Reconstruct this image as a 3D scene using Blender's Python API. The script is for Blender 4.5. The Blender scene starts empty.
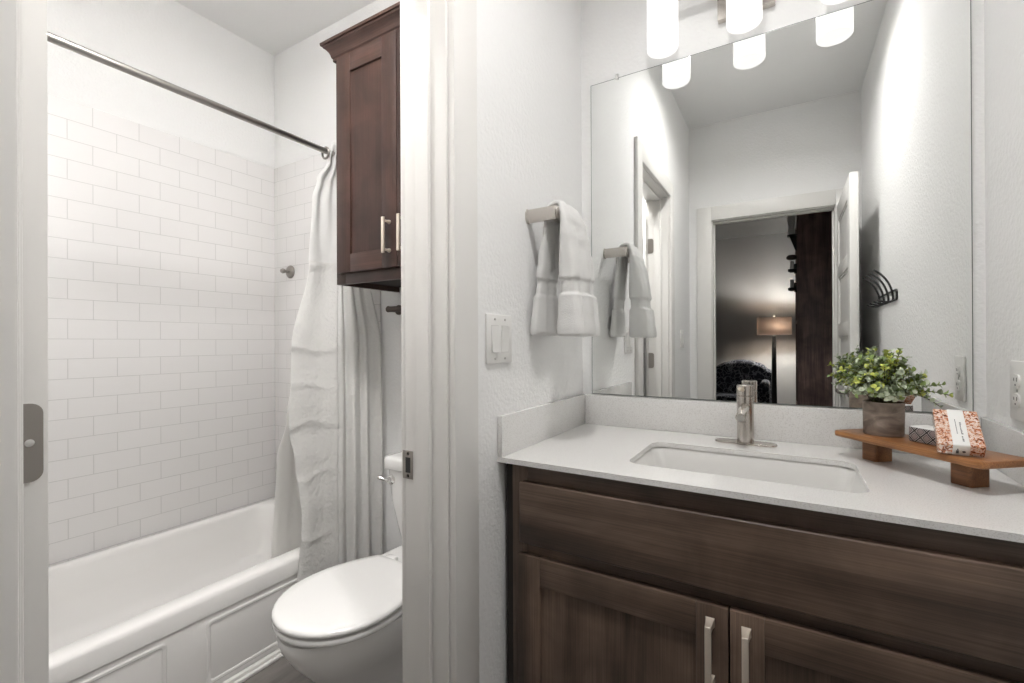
import bpy, bmesh, math, random
from mathutils import Vector, Matrix
random.seed(7)
SC = bpy.context.scene
COL = SC.collection

# ---------------------------------------------------------------- camera, world, lights, exposure
H = 1.173
YAW, PITCH, ROLL = 0.5388, 0.0015, -0.0042
F_ = Vector((-math.sin(YAW)*math.cos(PITCH), math.cos(YAW)*math.cos(PITCH), math.sin(PITCH)))
R_ = Vector((math.cos(YAW), math.sin(YAW), 0)); U_ = R_.cross(F_)
R2 = R_*math.cos(ROLL) + U_*math.sin(ROLL); U2 = -R_*math.sin(ROLL) + U_*math.cos(ROLL)
cd = bpy.data.cameras.new('camera'); cam = bpy.data.objects.new('camera', cd); COL.objects.link(cam)
cd.sensor_width = 36; cd.lens = 459.74/1024*36; cd.clip_start = 0.01; cd.clip_end = 50
M = Matrix((R2, U2, -F_)).transposed().to_4x4(); M.translation = Vector((0, 0, H)); cam.matrix_world = M
SC.camera = cam
w = bpy.data.worlds.new('world'); SC.world = w; w.use_nodes = True
w.node_tree.nodes['Background'].inputs[0].default_value = (0.9, 0.95, 1, 1)
w.node_tree.nodes['Background'].inputs[1].default_value = 0.3
SC.view_settings.view_transform = 'Standard'; SC.view_settings.look = 'None'
SC.view_settings.gamma = 1; SC.view_settings.use_curve_mapping = False
SC.view_settings.exposure = 2.03
VANITY_GLOW = 0.22      # frosted shades of the vanity light
TUB_FILL = 23.0         # added fill light over the toilet, out of view
HALL_FILL = 122.0         # added fill light in front of the vanity, out of view
BED_LAMP = 10.5         # bulb of the floor lamp (W)
BED_FILL = 5.0          # added fill light on the bedroom ceiling, out of view

# ---------------------------------------------------------------- helpers
def smooth(t): return t*t*(3-2*t)
def merge(bm, t):
    me = bpy.data.meshes.new('t'); t.to_mesh(me); t.free(); bm.from_mesh(me); bpy.data.meshes.remove(me)
def box(bm, x0, x1, y0, y1, z0, z1, bev=0, seg=2, mi=0):
    t = bmesh.new(); bmesh.ops.create_cube(t, size=1)
    for v in t.verts: v.co = Vector(((x0+x1)/2+v.co.x*(x1-x0), (y0+y1)/2+v.co.y*(y1-y0), (z0+z1)/2+v.co.z*(z1-z0)))
    if bev: bmesh.ops.bevel(t, geom=t.edges[:], offset=bev, segments=seg, profile=.5, affect='EDGES', clamp_overlap=True)
    for f in t.faces: f.material_index = mi
    merge(bm, t)
def loft(bm, rings, caps=(True, True), closed=True, mi=0):
    vs = [[bm.verts.new(p) for p in r] for r in rings]
    n = len(rings[0]); fs = []
    for a, b in zip(vs[:-1], vs[1:]):
        for i in range(n if closed else n-1):
            j = (i+1) % n
            fs.append(bm.faces.new((a[i], a[j], b[j], b[i])))
    if caps[0]: fs.append(bm.faces.new(vs[0][::-1]))
    if caps[1]: fs.append(bm.faces.new(vs[-1]))
    for f in fs: f.material_index = mi
    return vs
def tube(bm, pts, r, n=12, caps=True, mi=0, closed=False):
    pts = [Vector(p) for p in pts]; rr = r if isinstance(r, (list, tuple)) else [r]*len(pts)
    m = len(pts); rings = []; nrm = None
    for i, p in enumerate(pts):
        if closed: tg = (pts[(i+1) % m]-pts[i-1]).normalized()
        else: tg = (pts[min(i+1, m-1)]-pts[max(i-1, 0)]).normalized()
        if nrm is None: nrm = tg.orthogonal().normalized()
        nrm = (nrm - tg*nrm.dot(tg)).normalized(); b = tg.cross(nrm)
        rings.append([p+(nrm*math.cos(2*math.pi*k/n)+b*math.sin(2*math.pi*k/n))*rr[i] for k in range(n)])
    if closed: loft(bm, rings+[rings[0]], (False, False), mi=mi); bmesh.ops.remove_doubles(bm, verts=bm.verts, dist=1e-6)
    else: loft(bm, rings, (caps, caps), mi=mi)
def lathe(bm, prof, c, axis='Z', n=32, caps=(True, True), mi=0):
    c = Vector(c); rings = []
    for r, z in prof:
        ring = []
        for k in range(n):
            a = 2*math.pi*k/n; x, y = r*math.cos(a), r*math.sin(a)
            d = {'Z': (x, y, z), 'Y': (x, z, -y), 'X': (z, x, y)}[axis]
            ring.append(c+Vector(d))
        rings.append(ring)
    loft(bm, rings, caps, mi=mi)
def rrect(x0, x1, y0, y1, r, k=6):
    o = []
    for cx, cy, a0 in ((x1-r, y1-r, 0), (x0+r, y1-r, 90), (x0+r, y0+r, 180), (x1-r, y0+r, 270)):
        for i in range(k+1):
            a = math.radians(a0+90*i/k); o.append((cx+r*math.cos(a), cy+r*math.sin(a)))
    return o
def slab(bm, outline, z0, z1, bev=0, mi=0):          # rounded plate: 2-D outline swept in z with eased edges
    cx = sum(p[0] for p in outline)/len(outline); cy = sum(p[1] for p in outline)/len(outline)
    def ins(d):
        n = len(outline); res = []
        for i in range(n):
            a, b = Vector(outline[i-1]), Vector(outline[(i+1) % n]); t = (b-a)
            nn = Vector((t.y, -t.x)).normalized() if t.length else Vector((0, 0))
            res.append(Vector(outline[i])-nn*d)
        return res
    if bev:
        h = z1-z0; b = min(bev, h*.49); s = [(b, 0), (b*.3, b*.3), (0, b), (0, h-b), (b*.3, h-b*.3), (b, h)]
    else: s = [(0, 0), (0, z1-z0)]
    loft(bm, [[(p[0], p[1], z0+dz) for p in ins(d)] for d, dz in s], mi=mi)
def xform(bm, mat, verts=None): bmesh.ops.transform(bm, matrix=mat, verts=verts or bm.verts)
def obj(name, bm, mat, parent=None, local=False, ang=35, kind=None, label=None, smooth=True):
    bmesh.ops.recalc_face_normals(bm, faces=bm.faces)
    for f in bm.faces: f.smooth = smooth
    for e in bm.edges:
        if len(e.link_faces) == 2 and e.calc_face_angle(0) > math.radians(ang): e.smooth = False
    if parent is not None and not local:
        p = parent; off = Vector((0, 0, 0))
        while p is not None: off += p.location; p = p.parent
        bmesh.ops.translate(bm, verts=bm.verts, vec=-off)
    me = bpy.data.meshes.new(name); bm.to_mesh(me); bm.free()
    for m in (mat if isinstance(mat, (list, tuple)) else [mat]): me.materials.append(m)
    o = bpy.data.objects.new(name, me); COL.objects.link(o)
    if parent is not None: o.parent = parent
    if kind: o['kind'] = kind
    if label: o['label'] = label
    return o
def centre(o):                                       # put a lone mesh's origin at its base
    me = o.data; xs = [v.co for v in me.vertices]
    c = Vector((sum(v.x for v in xs)/len(xs), sum(v.y for v in xs)/len(xs), min(v.z for v in xs)))
    me.transform(Matrix.Translation(-c)); o.location = c; return o
def tag(o, label, cat, group=None):
    o['label'] = label; o['category'] = cat
    if group: o['group'] = group
    return o
def thing(name, label, cat, loc, rz=0, group=None):
    o = bpy.data.objects.new(name, None); COL.objects.link(o); o.location = loc; o.rotation_euler = (0, 0, rz)
    o.empty_display_size = .05
    return tag(o, label, cat, group)
def struct(name, bm, mat, parent=None, **k): return obj(name, bm, mat, parent, kind='structure', **k)

# ---------------------------------------------------------------- materials
def mat(name, col, rough=.5, metal=0, spec=.5, coat=0, trans=0, emit=None, es=0):
    m = bpy.data.materials.new(name); m.use_nodes = True; b = m.node_tree.nodes['Principled BSDF']
    b.inputs['Base Color'].default_value = (*col, 1); b.inputs['Roughness'].default_value = rough
    b.inputs['Metallic'].default_value = metal; b.inputs['Specular IOR Level'].default_value = spec
    b.inputs['Coat Weight'].default_value = coat; b.inputs['Transmission Weight'].default_value = trans
    if emit: b.inputs['Emission Color'].default_value = (*emit, 1); b.inputs['Emission Strength'].default_value = es
    return m
def nodes(m): return m.node_tree.nodes, m.node_tree.links, m.node_tree.nodes['Principled BSDF']
def add_bump(m, scale, strength, dist, detail=2, stretch=(1, 1, 1)):
    N, L, b = nodes(m); tc = N.new('ShaderNodeTexCoord'); mp = N.new('ShaderNodeMapping'); mp.inputs['Scale'].default_value = stretch
    n = N.new('ShaderNodeTexNoise'); n.inputs['Scale'].default_value = scale; n.inputs['Detail'].default_value = detail
    bp = N.new('ShaderNodeBump'); bp.inputs['Strength'].default_value = strength; bp.inputs['Distance'].default_value = dist
    L.new(tc.outputs['Object'], mp.inputs[0]); L.new(mp.outputs[0], n.inputs['Vector'])
    L.new(n.outputs[0], bp.inputs['Height']); L.new(bp.outputs[0], b.inputs['Normal']); return m
def add_tint(m, ca, cb, scale, lo=.35, hi=.65, stretch=(1, 1, 1), detail=4, dist=0):
    N, L, b = nodes(m); tc = N.new('ShaderNodeTexCoord'); mp = N.new('ShaderNodeMapping'); mp.inputs['Scale'].default_value = stretch
    oi = N.new('ShaderNodeObjectInfo'); ad = N.new('ShaderNodeVectorMath'); ad.operation = 'ADD'
    mu = N.new('ShaderNodeVectorMath'); mu.operation = 'SCALE'; mu.inputs[0].default_value = (3.7, 5.3, 7.1)
    L.new(oi.outputs['Random'], mu.inputs['Scale']); L.new(tc.outputs['Object'], ad.inputs[0]); L.new(mu.outputs[0], ad.inputs[1])
    n = N.new('ShaderNodeTexNoise'); n.inputs['Scale'].default_value = scale; n.inputs['Detail'].default_value = detail
    n.inputs['Distortion'].default_value = dist
    cr = N.new('ShaderNodeValToRGB'); e = cr.color_ramp.elements
    e[0].position = lo; e[0].color = (*ca, 1); e[1].position = hi; e[1].color = (*cb, 1)
    L.new(ad.outputs[0], mp.inputs[0]); L.new(mp.outputs[0], n.inputs['Vector']); L.new(n.outputs[0], cr.inputs[0])
    L.new(cr.outputs[0], b.inputs['Base Color']); return m, cr, mp
def wood(name, dark, mid, axis, rough=.42, fine=.5, blotch=2.2):
    m = mat(name, mid, rough)
    st = {'X': (.9, 9, 9), 'Y': (9, .9, 9), 'Z': (9, 9, .9)}[axis]
    m, cr, mp = add_tint(m, dark, mid, blotch, .3, .72, tuple(s*.45 for s in st), 6, .6)
    N, L, b = nodes(m); tc = N.new('ShaderNodeTexCoord'); mp2 = N.new('ShaderNodeMapping')
    mp2.inputs['Scale'].default_value = tuple(s*s*.9 for s in st)
    n = N.new('ShaderNodeTexNoise'); n.inputs['Scale'].default_value = 6; n.inputs['Detail'].default_value = 3
    r2 = N.new('ShaderNodeMapRange'); r2.inputs[1].default_value = .3; r2.inputs[2].default_value = .7
    r2.inputs[3].default_value = 1-fine*.5; r2.inputs[4].default_value = 1+fine*.5
    mx = N.new('ShaderNodeMix'); mx.data_type = 'RGBA'; mx.blend_type = 'MULTIPLY'; mx.inputs[0].default_value = 1
    cmb = N.new('ShaderNodeCombineColor')
    L.new(tc.outputs['Object'], mp2.inputs[0]); L.new(mp2.outputs[0], n.inputs['Vector']); L.new(n.outputs[0], r2.inputs[0])
    n3 = N.new('ShaderNodeTexNoise'); n3.inputs['Scale'].default_value = 6.5; n3.inputs['Detail'].default_value = 4; n3.inputs['Distortion'].default_value = .8
    r3 = N.new('ShaderNodeMapRange'); r3.inputs[1].default_value = .32; r3.inputs[2].default_value = .68; r3.inputs[3].default_value = .68; r3.inputs[4].default_value = 1.25
    L.new(tc.outputs['Object'], n3.inputs['Vector']); L.new(n3.outputs[0], r3.inputs[0])
    mm = N.new('ShaderNodeMath'); mm.operation = 'MULTIPLY'; L.new(r2.outputs[0], mm.inputs[0]); L.new(r3.outputs[0], mm.inputs[1])
    for i in range(3): L.new(mm.outputs[0], cmb.inputs[i])
    L.new(cr.outputs[0], mx.inputs[6]); L.new(cmb.outputs[0], mx.inputs[7]); L.new(mx.outputs[2], b.inputs['Base Color'])
    bp = N.new('ShaderNodeBump'); bp.inputs['Strength'].default_value = .12; bp.inputs['Distance'].default_value = .001
    L.new(n.outputs[0], bp.inputs['Height']); L.new(bp.outputs[0], b.inputs['Normal'])
    return m
WALL = add_bump(mat('wall_paint', (.88, .877, .870), .75, spec=.3), 95, .8, .0026, 3)
CEIL = add_bump(mat('ceiling_paint', (.88, .877, .870), .8, spec=.3), 80, .4, .002, 3)
BEDCEIL = mat('bedroom_ceiling_dark', (.22, .22, .215), .85, spec=.2)  # bedroom ceiling in a darker grey than the bathroom ceiling
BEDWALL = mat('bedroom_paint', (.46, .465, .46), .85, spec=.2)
TRIM = mat('trim_paint', (.78, .765, .74), .38)
DOORP = mat('door_paint', (.79, .775, .75), .35)
FLOOR, _, _ = add_tint(mat('floor_planks', (.12, .1, .09), .4), (.11, .10, .094), (.20, .183, .17), 3, stretch=(8, 1, 1))
PORC = mat('porcelain', (.86, .85, .835), .12, coat=.4)
SINKP = mat('sink_porcelain', (.72, .71, .69), .18, coat=.3)
TUBM = mat('tub_acrylic', (.86, .845, .825), .2, coat=.3)
NICK = add_bump(mat('brushed_nickel', (.60, .56, .52), .2, 1), 40, .15, .0005, 2, (1, 1, 20))
CHAMP = mat('champagne_nickel', (.80, .72, .62), .42, .75)
PEWT = mat('dull_pewter', (.36, .335, .31), .45, .85)
STEEL = mat('steel', (.55, .53, .51), .3, 1)
RODM = mat('rod_steel', (.45, .43, .41), .28, 1)
CHROME = mat('chrome', (.8, .79, .78), .08, 1)
BLACKM = mat('black_iron', (.012, .012, .012), .5)
BRONZE = mat('dark_bronze', (.13, .105, .095), .4, .8)
PLAST = mat('white_plastic', (.82, .81, .79), .3)
DARKHOLE = mat('dark_slot', (.03, .03, .03), .7)
GROUT = mat('soil', (.05, .035, .025), .9)
V_DARK, V_MID = (.046, .029, .021), (.20, .134, .097)
WX = wood('stained_wood_horizontal', V_DARK, V_MID, 'X'); WZ = wood('stained_wood_vertical', V_DARK, V_MID, 'Z')
U_DARK, U_MID = (.026, .0125, .0092), (.074, .038, .029)
UX = wood('cabinet_wood_horizontal', U_DARK, U_MID, 'X'); UZ = wood('cabinet_wood_vertical', U_DARK, U_MID, 'Z')
INSIDE = mat('cabinet_inside', (.02, .015, .012), .8)
TRAYW = wood('acacia', (.17, .060, .02), (.46, .21, .075), 'X', .38, .6, 3)
OAKD = wood('dark_oak', (.11, .07, .065), (.32, .21, .19), 'Z', .5, .9, 3)
QUARTZ, _cr, _ = add_tint(mat('quartz', (.76, .75, .735), .16, coat=.2), (.69, .675, .655), (.80, .79, .775), 420, .36, .46, detail=1)
MIRR = bpy.data.materials.new('mirror_silver'); MIRR.use_nodes = True
N, L, b = nodes(MIRR); b.inputs['Base Color'].default_value = (.90, .91, .90, 1); b.inputs['Metallic'].default_value = 1; b.inputs['Roughness'].default_value = 0
MIRE = mat('mirror_edge', (.16, .18, .17), .2)
GLOW = mat('frosted_glass_lit', (.55, .55, .54), .35, emit=(1, .985, .965), es=VANITY_GLOW)
TUBFILL = mat('tub_fill_glow', (.9, .9, .88), .4, emit=(1, .985, .965), es=TUB_FILL)  # this and the next two: glow of the added fill lights
HALLFILL = mat('hall_fill_glow', (.9, .9, .88), .4, emit=(1, .985, .965), es=HALL_FILL)
BEDFILL = mat('bedroom_fill_glow', (.9, .9, .88), .4, emit=(1, .985, .965), es=BED_FILL)
def cloth(name, col, transl, bump=(300, .3, .001), rough=.9):
    m = mat(name, col, rough, spec=.15); add_bump(m, *bump); N, L, b = nodes(m)
    t = N.new('ShaderNodeBsdfTranslucent'); t.inputs[0].default_value = (*col, 1); mx = N.new('ShaderNodeMixShader'); mx.inputs[0].default_value = transl
    L.new(b.outputs[0], mx.inputs[1]); L.new(t.outputs[0], mx.inputs[2]); L.new(mx.outputs[0], N['Material Output'].inputs[0]); return m
CURT = cloth('curtain_cotton', (.88, .87, .85), .30, (70, .9, .006))
SHEER = cloth('curtain_sheer', (.92, .915, .905), .5, (220, .2, .001))
LINER = cloth('liner_vinyl', (.90, .89, .87), .4, (25, .3, .004), .45)
TERRY = cloth('terry_cotton', (.87, .86, .845), .08, (520, .9, .003), 1)
def tile_mat(name, ax):
    m = mat(name, (.79, .775, .765), .22, coat=.2); N, L, b = nodes(m)
    tc = N.new('ShaderNodeTexCoord'); sp = N.new('ShaderNodeSeparateXYZ'); cb = N.new('ShaderNodeCombineXYZ')
    br = N.new('ShaderNodeTexBrick'); br.offset = .5; br.offset_frequency = 2
    br.inputs['Scale'].default_value = 1; br.inputs['Brick Width'].default_value = .1545; br.inputs['Row Height'].default_value = .0778
    br.inputs['Mortar Size'].default_value = .0014; br.inputs['Mortar Smooth'].default_value = .25
    br.inputs['Color1'].default_value = (.86, .845, .835, 1); br.inputs['Color2'].default_value = (.845, .83, .82, 1)
    br.inputs['Mortar'].default_value = (.67, .66, .645, 1)
    ad = N.new('ShaderNodeVectorMath'); ad.operation = 'ADD'
    ad.inputs[1].default_value = (-1.3433+.07725+.1545*40, -.337, 0) if ax == 'Y' else (2.40+.1545*40+.045, -.337, 0)
    L.new(tc.outputs['Object'], sp.inputs[0]); L.new(sp.outputs[ax], cb.inputs[0]); L.new(sp.outputs['Z'], cb.inputs[1])
    L.new(cb.outputs[0], ad.inputs[0]); L.new(ad.outputs[0], br.inputs['Vector']); L.new(br.outputs['Color'], b.inputs['Base Color'])
    bp = N.new('ShaderNodeBump'); bp.inputs['Strength'].default_value = .5; bp.inputs['Distance'].default_value = .0015; bp.invert = True
    L.new(br.outputs['Fac'], bp.inputs['Height']); L.new(bp.outputs[0], b.inputs['Normal']); return m
TILE_Y, TILE_X = tile_mat('subway_tile_long_wall', 'Y'), tile_mat('subway_tile_end_wall', 'X')

# ---------------------------------------------------------------- room shell
XL, XR, YM, YBK = -.618, .407, 1.518, -.582
XP = -.738                 # tub-room face of the partition
XT, YB = -2.41, 1.498      # tub long wall, tub-room back wall
CZ = 2.75
def wall(name, *bxs, m=WALL):
    bm = bmesh.new()
    for b_ in bxs: box(bm, *b_)
    return struct(name, bm, m)
bm = bmesh.new(); box(bm, -3.2, 3.2, -5, 1.75, -.1, 0); struct('floor', bm, FLOOR)
bm = bmesh.new(); box(bm, -3.2, 3.2, -5, 1.75, CZ, CZ+.1); struct('ceiling', bm, CEIL)
wall('wall_back', (XP, XR+.12, YM, YM+.12, 0, CZ))
wall('wall_right', (XR, XR+.12, YBK, YM, 0, CZ))
DY0, DY1, DZ = .134, .765, 2.05     # tub-room doorway (jamb faces)
wall('wall_left', (XP, XL, YBK, DY0-.019, 0, CZ), (XP, XL, DY1+.019, YM, 0, CZ), (XP, XL, DY0-.019, DY1+.019, DZ+.019, CZ))
EX0, EX1, EZ = -.459, .268, 2.04     # bedroom doorway
wall('wall_front', (-2.53, EX0-.019, YBK-.12, YBK, 0, CZ), (EX1+.019, XR+.12, YBK-.12, YBK, 0, CZ), (EX0-.019, EX1+.019, YBK-.12, YBK, EZ+.019, CZ))
wall('wall_far_left', (XT-.12, XT, -.08, YB+.12, 0, CZ))
wall('wall_toilet', (XT, XP, YB, YB+.12, 0, CZ))
wall('wall_near', (XT, XP, -.08, -.06, 0, CZ))
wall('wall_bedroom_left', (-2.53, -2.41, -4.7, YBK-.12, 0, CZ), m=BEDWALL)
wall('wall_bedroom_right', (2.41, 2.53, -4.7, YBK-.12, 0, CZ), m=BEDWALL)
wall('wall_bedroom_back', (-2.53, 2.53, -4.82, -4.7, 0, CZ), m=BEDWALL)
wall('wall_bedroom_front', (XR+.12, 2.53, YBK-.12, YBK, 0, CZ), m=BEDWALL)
# tile cladding with a bullnose edge
TZ0, TZ1 = .33, 2.126
bm = bmesh.new(); box(bm, XT, XT+.009, -.06, YB, TZ0, TZ1, .003); struct('trim_1', bm, TILE_Y)
bm = bmesh.new(); box(bm, XT+.009, -1.591, YB-.009, YB, TZ0, TZ1, .003); struct('trim_2', bm, TILE_X)
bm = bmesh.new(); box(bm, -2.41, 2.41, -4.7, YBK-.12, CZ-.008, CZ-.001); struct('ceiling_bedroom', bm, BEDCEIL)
# door frames and casings
def jamb_y(name, y0, y1, zt, xa, xb, stop):   # frame lining an opening in an X-facing wall
    bm = bmesh.new()
    box(bm, xa, xb, y0-.019, y0, 0, zt, .0015); box(bm, xa, xb, y1, y1+.019, 0, zt, .0015); box(bm, xa, xb, y0-.019, y1+.019, zt, zt+.019, .0015)
    s0, s1 = stop
    box(bm, s0, s1, y0, y0+.011, 0, zt-.011, .0015); box(bm, s0, s1, y1-.011, y1, 0, zt-.011, .0015); box(bm, s0, s1, y0, y1, zt-.011, zt, .0015)
    return struct(name, bm, TRIM)
frame = jamb_y('door_1', DY0, DY1, DZ, XP, XL, (-.696, -.660))
def casing_y(name, x0, x1):
    bm = bmesh.new(); wv = .09; r = .005
    box(bm, x0, x1, DY1+r, DY1+r+wv-.004, 0, DZ+r+wv, .003); box(bm, x0, x1, DY0-r-wv, DY0-r, 0, DZ+r+wv, .003)
    box(bm, x0, x1, DY0-r, DY1+r, DZ+r, DZ+r+wv, .003); return struct(name, bm, TRIM)
casing_y('trim_3', XL, XL+.018); casing_y('trim_4', XP-.018, XP)
bm = bmesh.new(); y0, y1 = YBK-.12, YBK
box(bm, EX0-.019, EX0, y0, y1, 0, EZ, .0015); box(bm, EX1, EX1+.019, y0, y1, 0, EZ, .0015); box(bm, EX0-.019, EX1+.019, y0, y1, EZ, EZ+.019, .0015)
box(bm, EX0, EX0+.011, y0+.045, y1-.042, 0, EZ-.011, .0015); box(bm, EX1-.011, EX1, y0+.045, y1-.042, 0, EZ-.011, .0015); box(bm, EX0, EX1, y0+.045, y1-.042, EZ-.011, EZ, .0015)
frame2 = struct('door_3', bm, TRIM)
bm = bmesh.new(); r = .005; wv = .1
for ya, yb in ((YBK, YBK+.018), (YBK-.138, YBK-.12)):
    box(bm, EX0-r-wv, EX0-r, ya, yb, 0, EZ+r+wv, .003); box(bm, EX1+r, EX1+r+wv, ya, yb, 0, EZ+r+wv, .003); box(bm, EX0-r, EX1+r, ya, yb, EZ+r, EZ+r+wv, .003)
struct('trim_5', bm, TRIM)
# strike plates and hinge leaves on the frames
bm = bmesh.new(); box(bm, -.745, -.715, DY1-.0016, DY1-.0002, .868, .931, .0008)
box(bm, -.7455, -.7445, DY1-.0016, DY1+.004, .873, .926, .0004)
sp_ = obj('strike_plate', bm, PEWT, frame, label='pewter strike plate')
bm = bmesh.new(); box(bm, -.736, -.722, DY1-.0020, DY1-.0015, .882, .916, 0); obj('latch_slot', bm, DARKHOLE, sp_)
bm = bmesh.new()
for z in (.875, .9245): lathe(bm, [(.0035, 0), (.0035, .0008), (.002, .0012)], (-.729, DY1-.0016, z), 'Y', 12)
xform(bm, Matrix.Identity(4)); obj('screw', bm, CHROME, sp_)
def leaf(bm, plane, hinge, sgn, v, z0, z1, wd, r, axis):   # hinge leaf outline: square at the pin, round outside
    o = [(0, z0), (wd-r, z0)] + [(wd-r+r*math.sin(a), z0+r-r*math.cos(a)) for a in [math.pi/2*i/6 for i in range(1, 7)]]
    o += [(wd-r+r*math.cos(a), z1-r+r*math.sin(a)) for a in [math.pi/2*i/6 for i in range(7)]] + [(0, z1)]
    if axis == 'X': rings = [[(plane+d, hinge+sgn*p[0], p[1]) for p in o] for d in (0, v)]
    else: rings = [[(hinge+sgn*p[0], plane+d, p[1]) for p in o] for d in (0, v)]
    loft(bm, rings)
HZ = ((.20, .29), (1.010, 1.103), (1.72, 1.81))
for z0, z1 in HZ:
    bm = bmesh.new(); leaf(bm, DY0, XP-.001, 1, .0015, z0, z1, .033, .012, 'Y'); obj('hinge_leaf', bm, PEWT, frame)
# tub-room door standing open (hinged on the near jamb)
PX, PY = -.768, .142
bm = bmesh.new()
def door_slab(bm, L_, T, Z, panels=5):                  # in local coordinates: x along width, y thickness
    box(bm, .09, L_-.09, .008, T-.008, .1, Z-.09)
    box(bm, 0, .1, 0, T, .012, Z, .0015); box(bm, L_-.1, L_, 0, T, .012, Z, .0015)
    zs = [.012, .2]; hp = (Z-.11-.2-(panels-1)*.075)/panels
    z = .2; box(bm, .1, L_-.1, 0, T, .012, .2, .0015)
    for i in range(panels):
        z1 = z+hp; top = z1+.075 if i < panels-1 else Z
        box(bm, .1, L_-.1, 0, T, z1, top, .0015); z = top
    # small moulding step round each panel
    z = .2
    for i in range(panels):
        z1 = z+hp
        for (a, b_, c, d) in ((.1, .112, z, z1), (L_-.112, L_-.1, z, z1), (.112, L_-.112, z, z+.012), (.112, L_-.112, z1-.012, z1)):
            box(bm, a, b_, .004, T-.004, c, d)
        z = z1+.075
door_slab(bm, .636, .036, 2.035)
xform(bm, Matrix.Translation((PX, PY, 0)) @ Matrix.Rotation(math.radians(90), 4, 'Z') @ Matrix.Rotation(math.radians(-90), 4, 'Z') @ Matrix.Scale(-1, 4, (1, 0, 0)))
bmesh.ops.translate(bm, verts=bm.verts, vec=(0, .012, 0))
slab2 = struct('door_2', bm, DOORP)
for z0, z1 in HZ:
    bm = bmesh.new(); leaf(bm, PX, PY+.012, 1, .0015, z0, z1, .031, .012, 'X')
    tube(bm, [(PX-.002, PY+.006, z0), (PX-.002, PY+.006, z1)], .006, 10)
    hl = obj('hinge', bm, PEWT, slab2)
    bm = bmesh.new()
    for dy, dz in ((.019, .5), ): lathe(bm, [(.0045, 0), (.0045, .0022), (.002, .0026)], (PX+.0005, PY+.012+dy, z0+(z1-z0)*dz), 'X', 14)
    obj('screw', bm, CHROME, hl)
# bedroom door, open against the right-hand wall
bm = bmesh.new(); door_slab(bm, .711, .038, 2.03)
xform(bm, Matrix.Rotation(math.radians(90), 4, 'Z')); bmesh.ops.translate(bm, verts=bm.verts, vec=(.315, YBK+.001, 0))
slab4 = struct('door_4', bm, DOORP)
bm = bmesh.new(); kx, ky, kz = .277, .068, .905
lathe(bm, [(.026, 0), (.026, -.006), (.012, -.010), (.010, -.045)], (kx, ky, kz), 'X', 24)
box(bm, kx-.052, kx-.040, ky-.115, ky+.012, kz-.009, kz+.009, .004)
obj('lever_handle', bm, PEWT, slab4)
# baseboards
def base(name, *bx):
    bm = bmesh.new()
    for b_ in bx: box(bm, *b_, .003)
    return struct(name, bm, TRIM)
base('baseboard_left', (XL, XL+.014, YBK+.02, DY0-.096, 0, .13), (XL, XL+.014, DY1+.096, .955, 0, .13))
base('baseboard_right', (XR-.014, XR, YBK+.02, .955, 0, .13))
base('baseboard_toilet', (-1.57, XP, YB-.014, YB, 0, .13))
base('baseboard_tub', (-1.652, -1.634, -.06, 1.12, 0, .022), (-1.634, -1.620, -.06, 1.12, 0, .012))
base('baseboard_bedroom', (-2.41, 2.41, -4.7, -4.686, 0, .13))

# ---------------------------------------------------------------- mirror
bm = bmesh.new(); box(bm, -.581, .383, YM-.006, YM-.0005, .9935, 2.062, 0, mi=0)
ff = [f for f in bm.faces if f.normal.y < -.5]; bmesh.ops.inset_region(bm, faces=ff, thickness=.0022, depth=0)
for f in bm.faces: f.material_index = 0 if f in ff else 1
mir = centre(obj('mirror', bm, [MIRR, MIRE], smooth=False)); tag(mir, 'large frameless wall mirror standing above the white backsplash', 'mirror')
for x in (-.487, .29):
    bm = bmesh.new(); box(bm, x-.006, x+.006, YM-.010, YM, 2.056, 2.074, .002); obj('clip', bm, CHROME, mir)

# ---------------------------------------------------------------- vanity cabinet
FY, DFY = .984, .965          # face frame front, door front
van = thing('vanity_cabinet', 'dark brown stained vanity cabinet under the white countertop', 'cabinet', (-.1, 1.25, 0))
bm = bmesh.new()
box(bm, -.607, -.589, FY+.003, YM-.003, 0, .8755); box(bm, .384, .402, FY+.019, YM-.003, 0, .8755)
box(bm, -.586, .384, YM-.012, YM-.004, .1, .8755); box(bm, -.586, .384, FY+.019, YM-.012, .1, .118); box(bm, -.586, .384, 1.045, 1.063, 0, .1)
obj('body', bm, INSIDE, van)
bm = bmesh.new()
bm.free()
for a, b_ in ((-.5885, -.545), (.345, .402)):
    bm = bmesh.new(); box(bm, a, b_, FY, FY+.019, .1, .8755, .001); obj('frame_stile', bm, WZ, van)
for a, b_ in ((.82, .8755), (.645, .70), (.1, .14)):
    bm = bmesh.new(); box(bm, -.545, .345, FY, FY+.019, a, b_, .001); obj('frame_rail', bm, WX, van)
bm = bmesh.new(); box(bm, -.559, .362, DFY, FY, .688, .835, .004, 3); obj('drawer_front', bm, WX, van)
def shaker(name, x0, x1, z0, z1, yf, yb, sw, rw, mx, mz, parent):
    bm = bmesh.new(); rec = .008
    for a, b_ in ((x0, x0+sw), (x1-sw, x1)): box(bm, a, b_, yf, yb, z0, z1, .0015, 2, 0)
    for a, b_ in ((z0, z0+rw), (z1-rw, z1)): box(bm, x0+sw, x1-sw, yf+.0003, yb, a, b_, .0012, 2, 1)
    box(bm, x0+sw-.004, x1-sw+.004, yf+rec, yb-.002, z0+rw-.004, z1-rw+.004, 0, 2, 0)
    return obj(name, bm, [mz, mx], parent)
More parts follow.
